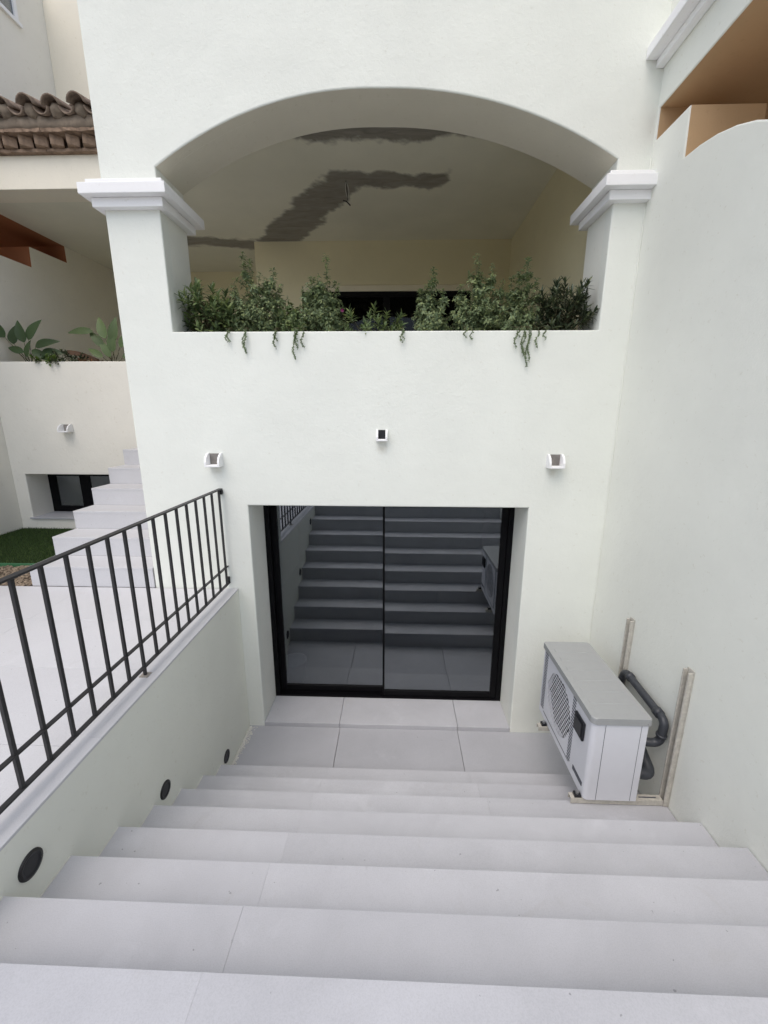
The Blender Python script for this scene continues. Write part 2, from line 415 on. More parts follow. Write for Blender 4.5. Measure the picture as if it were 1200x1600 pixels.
# ------------------------------------------------------------------ the house
ho = thing('house', 'white stuccoed villa front with a wide arch above a black sliding door', 'house', (0, .2, 0))
xc, hs_, zs_, za_ = .0445, 1.6415, 4.705, 5.143
Rr = (hs_**2+(za_-zs_)**2)/(2*(za_-zs_))
arch = []
for k in range(41):
    x = XO1-(XO1-XO0)*k/40
    zz = za_-Rr+math.sqrt(Rr*Rr-(x-xc)**2)
    arch.append((x, zz + .02*math.sin(math.pi*min(1, max(0, (xc-x)/1.64)))))
out = [(XP, -.1), (XD0, -.1), (XD0, ZL), (XD1, ZL), (XD1, -.1), (XR+.03, -.1), (XR+.03, 6.6), (XP, 6.6)]
hole = [(XO0, ZPL), (XO1, ZPL)]+arch
def soffit_faces(bm):
    for fc in bm.faces:
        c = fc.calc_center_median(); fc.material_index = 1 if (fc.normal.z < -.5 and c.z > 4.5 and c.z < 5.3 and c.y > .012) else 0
    return bm
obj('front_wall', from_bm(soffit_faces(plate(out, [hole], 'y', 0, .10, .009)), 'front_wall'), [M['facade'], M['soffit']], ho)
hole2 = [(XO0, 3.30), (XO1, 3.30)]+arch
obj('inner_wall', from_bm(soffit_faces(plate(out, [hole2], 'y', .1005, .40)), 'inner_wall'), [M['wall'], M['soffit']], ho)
box('planter_back', XO0-.02, XO1+.02, .401, .48, 2.54, ZPL-.01, M['porch'], ho)
box('planter_soil', XO0+.002, XO1-.002, .102, .399, 3.301, 3.55, M['soil'], ho)
# porch: floor, walls, ceiling
box('porch_floor', XP+.003, XR+.02, .402, 4.69, 2.34, ZP, M['porch_tile'], ho)
box('basement_side', XP+.003, XP+.15, .402, 4.69, 1.2, 2.338, M['wall'], ho)
box('side_wall', 1.795, 2.02, .402, 3.6, ZP+.002, ZC+.05, M['porch'], ho)
box('upper_side_wall', XP+.003, XP+.2, .402, 6.0, ZC+.17, 6.4, M['wall'], ho)
def plate_holes(name, out, holes, axis, a0, a1, mat, parent, bev=0):
    return obj(name, from_bm(plate(out, holes, axis, a0, a1, bev), name), mat, parent)
WX0, WX1, WZ0, WZ1 = -1.30, 1.25, 2.60, 4.86
plate_holes('back_wall', [(-1.98, ZP+.001), (WX0, ZP+.001), (WX0, WZ1), (WX1, WZ1), (WX1, ZP+.001), (1.80, ZP+.001), (1.80, ZC+.05), (-1.98, ZC+.05)], [], 'y', 3.375, 3.60, M['porch'], ho)
box('return_wall', -1.98, -1.78, 3.601, 4.66, ZP+.001, ZC+.05, M['porch'], ho)
box('recess_wall', XW+.4, -1.78, 4.661, 4.86, 1.3, ZC+.05, M['porch'], ho)
# the ceiling with its mortar patches
PB = [(-1.60, 3.33), (-1.36, 2.95), (-1.08, 2.60), (-.72, 2.12), (-.50, 1.90)]
PA = [(-.36, 1.79), (-.05, 1.80), (.25, 1.79), (.60, 1.78)]
def segd(p, a, b_):
    a = Vector(a); b_ = Vector(b_); d = b_-a; t_ = max(0, min(1, (p-a).dot(d)/d.length_squared)); return (p-(a+d*t_)).length, t_
def patch(x, y):
    p = Vector((x, y))
    if not (y < 1.3 or (x < -1.9 and 2.9 < y < 4) or min(segd(p, a, b_)[0] for q_ in (PA, PB) for a, b_ in zip(q_, q_[1:])) < .42): return 0
    nz = noise.fractal(Vector((x*3.2, y*3.2, 1.7)), .9, 2.1, 5); n2 = noise.fractal(Vector((x*14, y*14, 5.1)), .8, 2.1, 4)
    val = 0
    for pl, r0, r1 in ((PB, .27, .20), (PA, .12, .16)):
        dm = min(segd(p, a, b_)[0]-(r0+(r1-r0)*i/len(pl)) for i, (a, b_) in enumerate(zip(pl, pl[1:])))
        val = max(val, .95*min(1, max(0, .5-(dm+nz*.10+n2*.03)/.06)))
    d3 = abs(y-.95)-.145+nz*.06-(.03 if abs(x-.1) < .4 else 0)+max(0, abs(x)-.85)*.5
    val = max(val, min(1, max(0, .5-(d3+n2*.04)/.07)))
    if x < -1.96:
        d4 = abs(y-3.42-(x+2.4)*.22)-.17+nz*.05; val = max(val, .9*min(1, max(0, .5-(d4+n2*.04)/.08)))
    return val
v, f, pv = [], [], []
def grid(x0, x1, y0, y1, s):
    nx, ny = int((x1-x0)/s), int((y1-y0)/s); b0 = len(v)
    for j in range(ny+1):
        for i in range(nx+1):
            x, y = x0+(x1-x0)*i/nx, y0+(y1-y0)*j/ny; v.append((x, y, ZC)); pv.append(patch(x, y) if s < .1 else 0)
    for j in range(ny):
        for i in range(nx):
            a = b0+j*(nx+1)+i; f.append((a, a+nx+1, a+nx+2, a+1))
grid(XP+.003, 1.80, .402, .75, .016); grid(-2.45, 1.80, .75, YN+.3, .016); grid(-3.2, 1.80, YN+.3, 4.66, .016); grid(-4.929, -3.2, YN+.3, 4.66, .3)
me = mesh('porch_ceiling', v, f); at_ = me.attributes.new('patch', 'FLOAT', 'POINT'); at_.data.foreach_set('value', pv)
obj('porch_ceiling', me, M['ceiling'], ho)
box('porch_roof', XP+.004, XR+.3, .403, 4.9, ZC+.004, ZC+.16, M['wall'], ho)
box('eave_slab', -2.45, XP+.003, .75, 4.9, ZC+.004, ZC+.16, M['wall'], ho)
box('entrance_roof', -4.92, -2.451, YN+.305, 4.9, ZC+.06, ZC+.16, M['wall'], ho)
# window at the back of the porch
pw = box('porch_window', WX0, WX1, 3.40, 3.45, 4.70, 4.775, M['black'], ho)
for x0, x1 in ((WX0, WX0+.10), (-.07, .03), (WX1-.08, WX1)): box('window_stile', x0, x1, 3.40, 3.45, ZP+.002, 4.70, M['black'], pw)
box('window_pane', WX0+.10, -.07, 3.42, 3.428, ZP+.002, 4.70, M['glass_dim'], pw); box('window_pane', .03, WX1-.08, 3.42, 3.428, ZP+.002, 4.70, M['glass_dim'], pw)
box('shutter_box', WX0+.001, WX1-.001, 3.39, 3.55, 4.776, WZ1-.001, M['cream'], pw)
box('window_back', WX0-.1, WX1+.1, 3.9, 3.95, ZP+.002, 4.9, M['black'], pw)
# pillar capitals
def capital(x0, x1, open_r):
    bm = bmesh.new()
    for o_, z0, z1 in ((.055, 4.432, 4.494), (.110, 4.494, 4.566), (.072, 4.566, 4.603)):
        add_box(bm, x0-o_, x1+o_ if not open_r else x1, -o_, .40+o_, z0, z1-.0005, .005, 2)
    return obj('capital', from_bm(bm, 'capital'), M['trim'], ho)
capital(XP, XO0, False); capital(XO1, XR+.01, True)
# sill stones
for x0, x1 in ((XD0, -.372), (-.372, .775), (.775, XD1)):
    box('door_sill', x0+.0015, x1-.0015, .0, YD+.05, -.019, .040, M['stone'], ho, .003)
# sliding door
dz0, dz1 = .04, ZL-.002
door = box('sliding_door', XD0+.001, XD1-.001, YD, YD+.10, dz0, dz0+.022, M['black'], ho)
box('door_frame', XD0+.001, XD0+.05, YD, YD+.10, dz0+.023, dz1, M['black'], door)
box('door_frame', XD1-.05, XD1-.001, YD, YD+.10, dz0+.023, dz1, M['black'], door)
box('door_frame', XD0+.051, XD1-.051, YD, YD+.10, dz1-.04, dz1, M['black'], door)
def sash(x0, x1, y0, lw, rw_, bot):
    z0, z1 = dz0+.024, dz1-.041
    bm = bmesh.new(); add_box(bm, x0, x0+lw, y0, y0+.035, z0, z1, .002, 1); add_box(bm, x1-rw_, x1, y0, y0+.035, z0, z1, .002, 1)
    add_box(bm, x0+lw, x1-rw_, y0+.0005, y0+.0345, z0, z0+bot, .002, 1); add_box(bm, x0+lw, x1-rw_, y0+.0005, y0+.0345, z1-.05, z1, .002, 1)
    s = obj('sash', from_bm(bm, 'sash'), M['black'], door)
    box('glass_pane', x0+lw-.004, x1-rw_+.004, y0+.014, y0+.020, z0+bot-.004, z1-.046, M['glass'], door)
sash(XD0+.051, .054, YD+.055, .055, .020, .075); sash(.036, XD1-.051, YD+.012, .020, .06, .062)
# bare basement room behind the glass
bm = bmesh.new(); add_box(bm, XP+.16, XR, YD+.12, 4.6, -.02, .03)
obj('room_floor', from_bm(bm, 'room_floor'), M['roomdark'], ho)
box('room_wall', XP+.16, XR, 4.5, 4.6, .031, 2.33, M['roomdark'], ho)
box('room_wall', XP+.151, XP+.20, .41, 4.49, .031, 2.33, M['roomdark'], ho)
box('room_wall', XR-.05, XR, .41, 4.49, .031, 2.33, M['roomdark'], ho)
bk = thing('bucket', 'white paint bucket inside the glass door, at its left edge', 'bucket', (-.96, .66, .03))
def lathe(prof, c, n=24):
    bm = bmesh.new(); rings = [[bm.verts.new((c[0]+r*math.cos(2*math.pi*k/n), c[1]+r*math.sin(2*math.pi*k/n), c[2]+z)) for k in range(n)] for r, z in prof]
    for A, B_ in zip(rings, rings[1:]):
        for k in range(n): bm.faces.new((A[k], A[(k+1) % n], B_[(k+1) % n], B_[k]))
    bm.faces.new(rings[0]); return bm
bc = (-.96, .66, .031)
obj('bucket_body', from_bm(lathe([(.10, 0), (.125, .25), (.135, .25), (.135, .27), (.12, .27), (.105, .03), (.01, .03)], bc), 'bucket_body', True), M['bucket'], bk)
bm = bmesh.new(); add_tube(bm, [(bc[0]+.137*math.cos(a), bc[1]-.02-.05*math.sin(a), bc[2]+.25+.10*math.sin(a)) for a in [math.pi*k/12 for k in range(13)]], .004, 6)
obj('bucket_handle', from_bm(bm, 'bucket_handle'), M['zinc'], bk)
# rainwater spouts
def spout(x, z, wd, h, ln, label, y0=0., hole_m='spout_in'):
    s = thing('rain_spout', label, 'spout', (x, y0, z), 'small rainwater spouts on the white walls')
    bm = bmesh.new(); th = .016
    add_box(bm, x-wd/2, x+wd/2, y0-ln, y0+.02, z-h/2, z-h/2+th, .003, 1)
    obj('spout_floor', from_bm(bm, 'spout_floor'), M['trim'], s)
    for sx in (-1, 1):
        xa, xb = (x-wd/2, x-wd/2+th) if sx < 0 else (x+wd/2-th, x+wd/2)
        bm = plate([(y0+.02, z-h/2+th+.001), (y0-ln, z-h/2+th+.001), (y0-ln, z-h*.12), (y0-ln*.8, z+h*.22), (y0-ln*.35, z+h/2), (y0+.02, z+h/2)], [], 'x', xa, xb)
        obj('spout_cheek', from_bm(bm, 'spout_cheek'), M['trim'], s)
    box('spout_outlet', x-wd/2+th+.001, x+wd/2-th-.001, y0-.004, y0+.02, z-h/2+th+.001, z+h/2-.004, M[hole_m], s)  # solid plug, coloured dark in place of the shaded hollow
spout(SPOUTS[0][0], SPOUTS[0][1], .125, .110, .085, 'white spout above the end of the black railing')
spout(SPOUTS[1][0], SPOUTS[1][1], .092, .092, .055, 'small square white spout centred above the glass door', hole_m='acdark')
spout(SPOUTS[2][0], SPOUTS[2][1], .125, .110, .085, 'white spout right of the door, near the side wall')
spout(-4.06, 2.79, .135, .10, .10, 'white spout on the neighbouring house above its low window', YN)
bm = bmesh.new(); add_tube(bm, [(XR-.004+random.uniform(-.001, .001), -.004, z_*.1) for z_ in range(0, 48)], .0045, 6)
obj('corner_caulk', from_bm(bm, 'corner_caulk', True), M['wall'], ho)
# loose lamp wires
lw = thing('lamp_wires', 'loose white lamp wires hanging from the patched porch ceiling', 'wires', (-.42, 1.79, ZC))
for dx, dy, ln, mt_ in ((-.012, 0, .17, 'white_wire'), (.014, .01, .16, 'white_wire'), (.0, -.01, .19, 'acdark')):
    bm = bmesh.new(); pts = [(-.42+dx*math.sin(k/9*3.1)*1.3+.002*k, 1.79+dy, ZC-ln*k/9) for k in range(10)]
    add_tube(bm, pts, .0035, 6); obj('wire', from_bm(bm, 'wire', True), M[mt_], lw)
bm = bmesh.new(); add_tube(bm, [(-.455, 1.79, ZC-.185), (-.42, 1.785, ZC-.195), (-.375, 1.79, ZC-.235)], .007, 6); obj('wire_connector', from_bm(bm, 'wire_connector'), M['acdark'], lw)

# ------------------------------------------------------------------ tall side wall on the right with its terracotta opening
sw = thing('side_wall', 'tall white party wall on the right with terracotta lined opening', 'wall', (XR+.2, -1.5, 0))
prof = [(.39, -.1), (.39, 8.6), (-2.9, 8.6), (-2.9, 4.985), (-.018, 4.985), (-.018, 4.797), (-.366, 4.789), (-.376, 4.512)]  # upper part lengthened and raised out of view to block sky over the stairs
for k in range(1, 15):
    a = k/14*math.pi/2; prof.append((-.376-1.28*math.sin(a), 4.512-1.30*(1-math.cos(a))))
prof += [(-5.5, 3.20), (-5.5, -.1)]
bm = plate(prof, [], 'x', XR, XR+.45, .008)
for fc in bm.faces:
    c = fc.calc_center_median(); fc.material_index = 1 if (abs(fc.normal.x) < .3 and XR+.02 < c.x < XR+.44 and c.z > 4.4 and -2.85 < c.y < .3) else 0
obj('wall_body', from_bm(bm, 'wall_body'), [M['wall'], M['terra']], sw)
box('opening_soffit', XR+.4505, 4.2, -2.9, -.019, 4.985, 5.2, M['terra'], sw)
box('opening_back', XR+.4505, 4.2, -.018, .15, 1.3, 5.2, M['terra'], sw)
box('opening_side', 4.0, 4.2, -2.9, -.02, 1.3, 4.98, M['terra'], sw)
bm = bmesh.new(); add_box(bm, 1.79, XR-.001, -2.9, -.001, 5.257, 5.325, .006, 2); add_box(bm, 1.862, XR-.001, -2.9, -.001, 5.212, 5.2565, .005, 2)
add_box(bm, 1.83, XR-.001, -2.9, -.001, 5.3255, 5.36, .005, 2)
obj('cornice', from_bm(bm, 'cornice'), M['trim'], sw)

# ------------------------------------------------------------------ heat pump on wall brackets
hp = thing('heat_pump', 'white heat pump with grey lid mounted on the right wall', 'heat pump', (1.53, -.83, .59))
X0, X1, Y0, Y1, Z0, Z1 = 1.367, 1.70, -1.243, -.40, .592, 1.162
def rrect(x0, x1, y0, y1, rads, n=6):
    pts = []
    for (cx_, cy_, a0), r_ in zip(((x0, y0, 180), (x1, y0, 270), (x1, y1, 0), (x0, y1, 90)), rads):
        sx = 1 if cx_ == x0 else -1; sy = 1 if cy_ == y0 else -1
        for k in range(n+1):
            a = R(a0+90*k/n); pts.append((cx_+sx*r_+r_*math.cos(a), cy_+sy*r_+r_*math.sin(a)))
    return pts
def prism(pts, z0, z1, bev=0):
    bm = bmesh.new(); A = [bm.verts.new((x, y, z0)) for x, y in pts]; B_ = [bm.verts.new((x, y, z1)) for x, y in pts]; n = len(pts)
    bm.faces.new(list(reversed(A))); top = bm.faces.new(B_)
    for k in range(n): bm.faces.new((A[k], A[(k+1) % n], B_[(k+1) % n], B_[k]))
    if bev: bmesh.ops.bevel(bm, geom=list(top.edges), offset=bev, segments=3, affect='EDGES', profile=.5)
    return bm
# casing: side and back panels around a cavity, open at the fan
obj('casing', from_bm(prism(rrect(X0+.034, X1, Y0, Y1, (.004, .008, .008, .004)), Z0, Z1), 'casing'), M['acwhite'], hp)
FY, FZ, FR = -.745, .895, .215
circ = [(FY+FR*math.cos(2*math.pi*k/40), FZ+FR*math.sin(2*math.pi*k/40)) for k in range(40)]
bm = plate([(Y0+.03, Z0), (Y1-.012, Z0), (Y1-.012, Z1), (Y0+.03, Z1)], [circ], 'x', X0, X0+.0335)
pf = obj('front_panel', from_bm(bm, 'front_panel'), M['acwhite'], hp)
for yy, sg in ((Y0, 1), (Y1, -1)):
    bm = bmesh.new(); rad = .030 if sg > 0 else .012
    cx_, cy_ = X0+rad, yy+sg*rad
    n = 8; A = []; B_ = []
    for k in range(n+1):
        a = math.pi+(math.pi/2)*k/n*sg; p = (cx_+rad*math.cos(a), cy_+rad*math.sin(a))
        A.append(bm.verts.new((*p, Z0))); B_.append(bm.verts.new((*p, Z1)))
    for k in range(n): bm.faces.new((A[k], A[k+1], B_[k+1], B_[k]))
    if sg > 0:
        e0 = bm.verts.new((X0+.036, Y0-.0005, Z0)); e1 = bm.verts.new((X0+.036, Y0-.0005, Z1)); bm.faces.new((A[n], e0, e1, B_[n]))
    else:
        e0 = bm.verts.new((X0+.036, Y1+.0005, Z0)); e1 = bm.verts.new((X0+.036, Y1+.0005, Z1)); bm.faces.new((A[n], e0, e1, B_[n]))
    obj('corner_post', from_bm(bm, 'corner_post', True), M['acwhite'], hp)
# fan behind a grille
n = 40; bm = bmesh.new(); c = bm.verts.new((X0+.030, FY, FZ)); rg = [bm.verts.new((X0+.030, FY+(FR+.004)*math.cos(2*math.pi*k/n), FZ+(FR+.004)*math.sin(2*math.pi*k/n))) for k in range(n)]
for k in range(n): bm.faces.new((c, rg[k], rg[(k+1) % n]))
obj('fan_recess', from_bm(bm, 'fan_recess'), M['acmid'], hp)
bm = bmesh.new()
for k in range(5):
    a0 = 2*math.pi*k/5
    q = []
    for r_, da, dx in ((.05, -.30, .022), (.05, .30, .029), (.20, .55, .029), (.20, -.1, .016)):
        q.append(bm.verts.new((X0+dx-.004, FY+r_*math.cos(a0+da), FZ+r_*math.sin(a0+da))))
    bm.faces.new(q)
obj('fan_blades', from_bm(bm, 'fan_blades'), M['acdark'], hp)
bm = bmesh.new(); sp = .030
for j in range(-10, 11):
    for i in range(-10, 11):
        y = FY+(i+(.5 if j % 2 else 0))*sp; z = FZ+j*sp*.866
        if (y-FY)**2+(z-FZ)**2 > (FR-.004)**2: continue
        add_box(bm, X0-.001, X0+.0016, y-.0078, y+.0078, z-.0062, z+.0062)
        for da in (0,):
            ca, sa = math.cos(R(da)), math.sin(R(da)); y2, z2 = y+sp*ca, z+sp*sa
            if (y2-FY)**2+(z2-FZ)**2 > (FR+.012)**2: continue
            px, pz = -sa*.0022, ca*.0022
            vs_ = [bm.verts.new((X0+.0005, y+px, z+pz)), bm.verts.new((X0+.0005, y-px, z-pz)), bm.verts.new((X0+.0005, y2-px, z2-pz)), bm.verts.new((X0+.0005, y2+px, z2+pz))]
            bm.faces.new(vs_)
obj('fan_grille', from_bm(bm, 'fan_grille'), M['acwhite'], hp)['kind'] = 'stuff'
bm = bmesh.new()
for k in range(22):
    z = .655+.0225*k
    for y0, y1 in ((-.492, -.437), (-1.012, -.965)):
        add_box(bm, X0-.0015, X0+.004, y0, y1, z, z+.0115)
add_box(bm, X0-.0012, X0+.004, -.995, -.50, .640, .646); add_box(bm, X0-.0012, X0+.004, -.995, -.50, 1.147, 1.152)
vsl = obj('vent_slots', from_bm(bm, 'vent_slots'), M['acmid'], hp); vsl['kind'] = 'stuff'
bm = bmesh.new(); add_box(bm, X0-.018, X0-.0005, -1.165, -1.035, .955, 1.085, .006, 2); add_box(bm, X0-.024, X0-.0185, -1.155, -1.060, .975, 1.075, .003, 1)
obj('control_panel', from_bm(bm, 'control_panel'), M['acdark'], hp)
box('nameplate', X0-.0025, X0+.002, -1.205, -1.065, .655, .685, M['acmid'], hp)
box('panel_seam', X0+.075, X0+.0775, Y0-.0012, Y0+.004, Z0+.004, Z1-.002, M['acmid'], hp); box('panel_seam', X1-.045, X1-.043, Y0-.0012, Y0+.004, Z0+.004, Z1-.002, M['acmid'], hp)
# lid with shallow waves along its front edge
bm = prism(rrect(X0-.012, X1+.010, Y0-.010, Y1+.008, (.035, .014, .014, .014)), Z1-.006, Z1+.038, .008)
obj('lid', from_bm(bm, 'lid'), M['acgrey'], hp)
bm = bmesh.new()
for k in range(6):
    y = -.52-.115*k; add_box(bm, X0+.03, X1-.03, y-.022, y+.022, Z1+.036, Z1+.0405, .002, 1)
obj('lid_rib', from_bm(bm, 'lid_rib'), M['acgrey'], hp)
bm = bmesh.new(); add_tube(bm, [(X1-.012, Y0-.014, Z1+.010), (X1-.012, Y0-.006, Z1+.010)], .005, 8); obj('lid_screw', from_bm(bm, 'lid_screw'), M['zinc'], hp)
for y, lab in ((-1.205, 'cream steel wall bracket under the near end of the heat pump'), (-.585, 'cream steel wall bracket under the far end of the heat pump')):
    s = thing('wall_bracket', lab, 'bracket', (XR, y, .55), 'brackets carrying the heat pump')
    bm = bmesh.new(); add_box(bm, XR-.007, XR-.001, y-.030, y+.030, .545, 1.515, .002, 1); add_box(bm, XR-.034, XR-.0075, y+.018, y+.0285, .545, 1.505, .002, 1)
    add_box(bm, XR-.034, XR-.0075, y-.0285, y-.018, .545, 1.505, .002, 1)
    obj('upright', from_bm(bm, 'upright'), M['bracket'], s)
    bm = bmesh.new()
    for k in range(10): add_box(bm, XR-.0078, XR-.0060, y-.004, y+.004, .65+.085*k, .69+.085*k)
    obj('slots', from_bm(bm, 'slots'), M['acmid'], s)['kind'] = 'stuff'
    bm = bmesh.new(); add_box(bm, 1.30, XR-.035, y-.022, y+.022, .578, .584, .001, 1); add_box(bm, 1.30, XR-.035, y-.022, y-.017, .545, .5775, .001, 1); add_box(bm, 1.30, XR-.035, y+.017, y+.022, .545, .5775, .001, 1)
    obj('arm', from_bm(bm, 'arm'), M['bracket'], s)
    box('arm_slit', 1.735, 1.845, y-.004, y+.004, .5842, .5852, M['acmid'], s)
    box('rubber_pad', 1.325, 1.365, y-.018, y+.018, .584, .602, M['acdark'], s)
    bm = bmesh.new(); add_tube(bm, [(1.345, y, .60), (1.345, y, .618)], .012, 6); obj('nut', from_bm(bm, 'nut'), M['zinc'], s)
def pipe(label, pts, r, sleeves, loc):
    s = thing('water_pipe', label, 'pipe', loc, 'pipes behind the heat pump')
    bm = bmesh.new(); add_tube(bm, bend(pts, .05), r, 14); obj('pipe_run', from_bm(bm, 'pipe_run', True), M['pvc'], s)
    for a, b_ in sleeves:
        bm = bmesh.new(); add_tube(bm, [a, b_], r+.006, 14); obj('pipe_collar', from_bm(bm, 'pipe_collar', True), M['pvc'], s)
pipe('upper dark grey water pipe bending up behind the heat pump', [(1.68, -1.10, .92), (1.862, -1.125, .925), (1.868, -1.135, 1.095), (1.868, -.66, 1.13), (1.868, -.60, .95)], .026,
     [((1.735, -1.107, .922), (1.755, -1.109, .923)), ((1.864, -1.128, .982), (1.865, -1.129, .997)), ((1.868, -1.08, 1.099), (1.868, -1.04, 1.102)), ((1.868, -.74, 1.124), (1.868, -.71, 1.126))], (1.7, -1.1, .92))
pipe('lower dark grey water pipe elbow behind the heat pump', [(1.68, -1.15, .73), (1.815, -1.165, .722), (1.815, -.9, .86), (1.81, -.6, .92)], .036,
     [((1.72, -1.151, .728), (1.74, -1.152, .727))], (1.7, -1.13, .72))

# ------------------------------------------------------------------ neighbouring house on the left
nh = thing('neighbouring_house', 'cream neighbouring villa at left with planter wall and tiled eaves', 'house', (-3.9, 2.2, ZT))
RX0, RX1, RZ0, RZ1 = -4.752, -3.33, 1.588, 2.191
plate_holes('planter_wall', [(XW+.001, 1.2), (-3.08, 1.2), (-3.08, 3.60), (XW+.001, 3.60)], [[(RX0, RZ0), (RX1, RZ0), (RX1, RZ1), (RX0, RZ1)]], 'y', YN, YN+.12, M['ncream'], nh, .009)
plate_holes('planter_base', [(XW+.001, 1.2), (-3.08, 1.2), (-3.08, 3.30), (XW+.001, 3.30)], [[(RX0, RZ0), (RX1, RZ0), (RX1, RZ1), (RX0, RZ1)]], 'y', YN+.1205, YN+.38, M['ncream'], nh)
box('planter_soil', XW+.003, -3.085, YN+.122, YN+.38, 3.301, 3.56, M['soil'], nh)
box('planter_back', XW+.002, -3.08, YN+.381, YN+.45, 2.4, 3.59, M['ncream'], nh)
box('entrance_floor', XW+.002, XP+.002, YN+.451, 4.65, 2.40, ZP-.003, M['porch_tile'], nh)
box('window_sill', RX0-.03, RX1, YN-.025, YN+.35, RZ0-.001, RZ0+.018, M['stone'], nh, .003)
wn = box('low_window', RX0+.001, RX1-.001, YN+.345, YN+.385, RZ1-.07, RZ1-.001, M['black'], nh)
for x0, x1 in ((RX0+.001, RX0+.10), (-4.30, -4.16), (-3.50, -3.331)): box('window_stile', x0, x1, YN+.345, YN+.385, RZ0+.02, RZ1-.071, M['black'], wn)
box('window_rail', RX0+.10, -3.50, YN+.346, YN+.384, RZ0+.02, RZ0+.10, M['black'], wn)
for x0, x1 in ((RX0+.10, -4.30), (-4.16, -3.50)): box('window_pane', x0, x1, YN+.36, YN+.366, RZ0+.10, RZ1-.071, M['glass'], wn)
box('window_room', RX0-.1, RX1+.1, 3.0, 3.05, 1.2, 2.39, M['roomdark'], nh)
# party wall on the far left: opening lined in terracotta
pw_ = [(-3.0, 1.2), (6.2, 1.2), (6.2, 8.8), (1.9, 8.8), (1.9, 6.3), (0, 5.6), (-3.0, 3.4)]
op = [(.9, 4.93), (2.775, 4.945), (2.79, 5.208), (3.465, 5.222), (3.46, 5.449), (.9, 5.449)]
bm = plate(pw_, [op], 'x', XW, XW-.45)
for fc in bm.faces:
    c = fc.calc_center_median(); fc.material_index = 1 if (abs(fc.normal.x) < .3 and .5 < c.y < 3.6 and 4.8 < c.z < 5.5) else 0
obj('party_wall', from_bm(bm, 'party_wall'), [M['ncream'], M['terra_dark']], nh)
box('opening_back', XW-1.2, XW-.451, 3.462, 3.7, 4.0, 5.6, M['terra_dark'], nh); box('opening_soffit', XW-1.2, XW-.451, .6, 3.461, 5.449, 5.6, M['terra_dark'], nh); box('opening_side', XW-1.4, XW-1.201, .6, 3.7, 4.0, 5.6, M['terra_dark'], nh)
box('porch_back', XW+.003, XW+.395, 4.661, 4.86, 1.3, ZC+.05, M['ncream'], nh)
# beam, corbelled clay cornice, tiles
box('beam', XW+.002, -2.452, YN, YN+.30, ZC-.004, 5.775, M['warm_cream'], nh, .006)
def rough_slab(name, x0, x1, y0, y1, z0, z1, jit=.006):
    bm = bmesh.new(); add_box(bm, x0, x1, y0, y1, z0, z1)
    bmesh.ops.subdivide_edges(bm, edges=[e for e in bm.edges if abs(e.verts[0].co.x-e.verts[1].co.x) > .02], cuts=7, use_grid_fill=True)
    for v_ in bm.verts: v_.co += Vector((0, random.uniform(-jit, jit), random.uniform(-jit, jit)*.8))
    return obj(name, from_bm(bm, name), M['brick'], nh)
x = XW+.01
while x < XP-.02:
    L_ = min(.40, XP-.003-x); rough_slab('cornice_tile', x, x+L_-.004, YN-.055, YN+.2, 5.776, 5.806, .005); x += .40
x = XW+.10
k = 0
while x < XP-.06:   # bricks set cornerwise, a saw-tooth course
    bm = bmesh.new(); add_box(bm, -.062, .062, -.062, .062, 0, .098, .005, 1)
    for v_ in bm.verts: v_.co += Vector((random.uniform(-.004, .004), random.uniform(-.004, .004), 0))
    o = obj('dogtooth_brick', from_bm(bm, 'dogtooth_brick'), M['brick']); o.location = (x, YN-.045, 5.8085); o.rotation_euler = (0, 0, R(33+random.uniform(-4, 4)))
    o.parent = nh; o.matrix_parent_inverse = Matrix.Translation(-Vector(nh.location)); x += .178; k += 1
box('cornice_bed', XW+.002, XP-.002, YN+.02, YN+.25, 5.808, 5.905, M['brick'], nh)
x = XW+.05
while x < XP-.02:
    L_ = min(.40, XP-.003-x); rough_slab('cornice_tile', x, x+L_-.004, YN-.155, YN+.2, 5.908, 5.937, .006); x += .40
bm = bmesh.new(); add_box(bm, XW+.002, XP-.002, YN-.13, YN+.25, 5.938, 6.06)
bmesh.ops.subdivide_edges(bm, edges=[e for e in bm.edges if abs(e.verts[0].co.x-e.verts[1].co.x) > .1], cuts=60, use_grid_fill=True)
for v_ in bm.verts: v_.co.y += random.uniform(-.015, .015)
obj('mortar_bed', from_bm(bm, 'mortar_bed', True), M['mortar'], nh)
def barrel(up_, rad, r2, ln, th=.014, n=9):
    """curved clay tile: a tapering half pipe, hollow side down when up_ is 1"""
    bm = bmesh.new(); rows = []
    for s in range(4):
        y = ln*s/3; ra_ = rad+(r2-rad)*s/3; row = []
        for q in range(n+1):
            a = math.pi*(.04+.92*q/n)
            row.append([bm.verts.new(((ra_-o_)*math.cos(a)+random.uniform(-.0015, .0015), y, up_*((ra_-o_)*math.sin(a)))) for o_ in (0, th)])
        rows.append(row)
    for s in range(3):
        for q in range(n):
            bm.faces.new((rows[s][q][0], rows[s][q+1][0], rows[s+1][q+1][0], rows[s+1][q][0])); bm.faces.new((rows[s][q][1], rows[s+1][q][1], rows[s+1][q+1][1], rows[s][q+1][1]))
        for q in (0, n): bm.faces.new((rows[s][q][0], rows[s+1][q][0], rows[s+1][q][1], rows[s][q][1]))
    for s in (0, 3):
        for q in range(n): bm.faces.new((rows[s][q][0], rows[s][q][1], rows[s][q+1][1], rows[s][q+1][0]))
    return bm
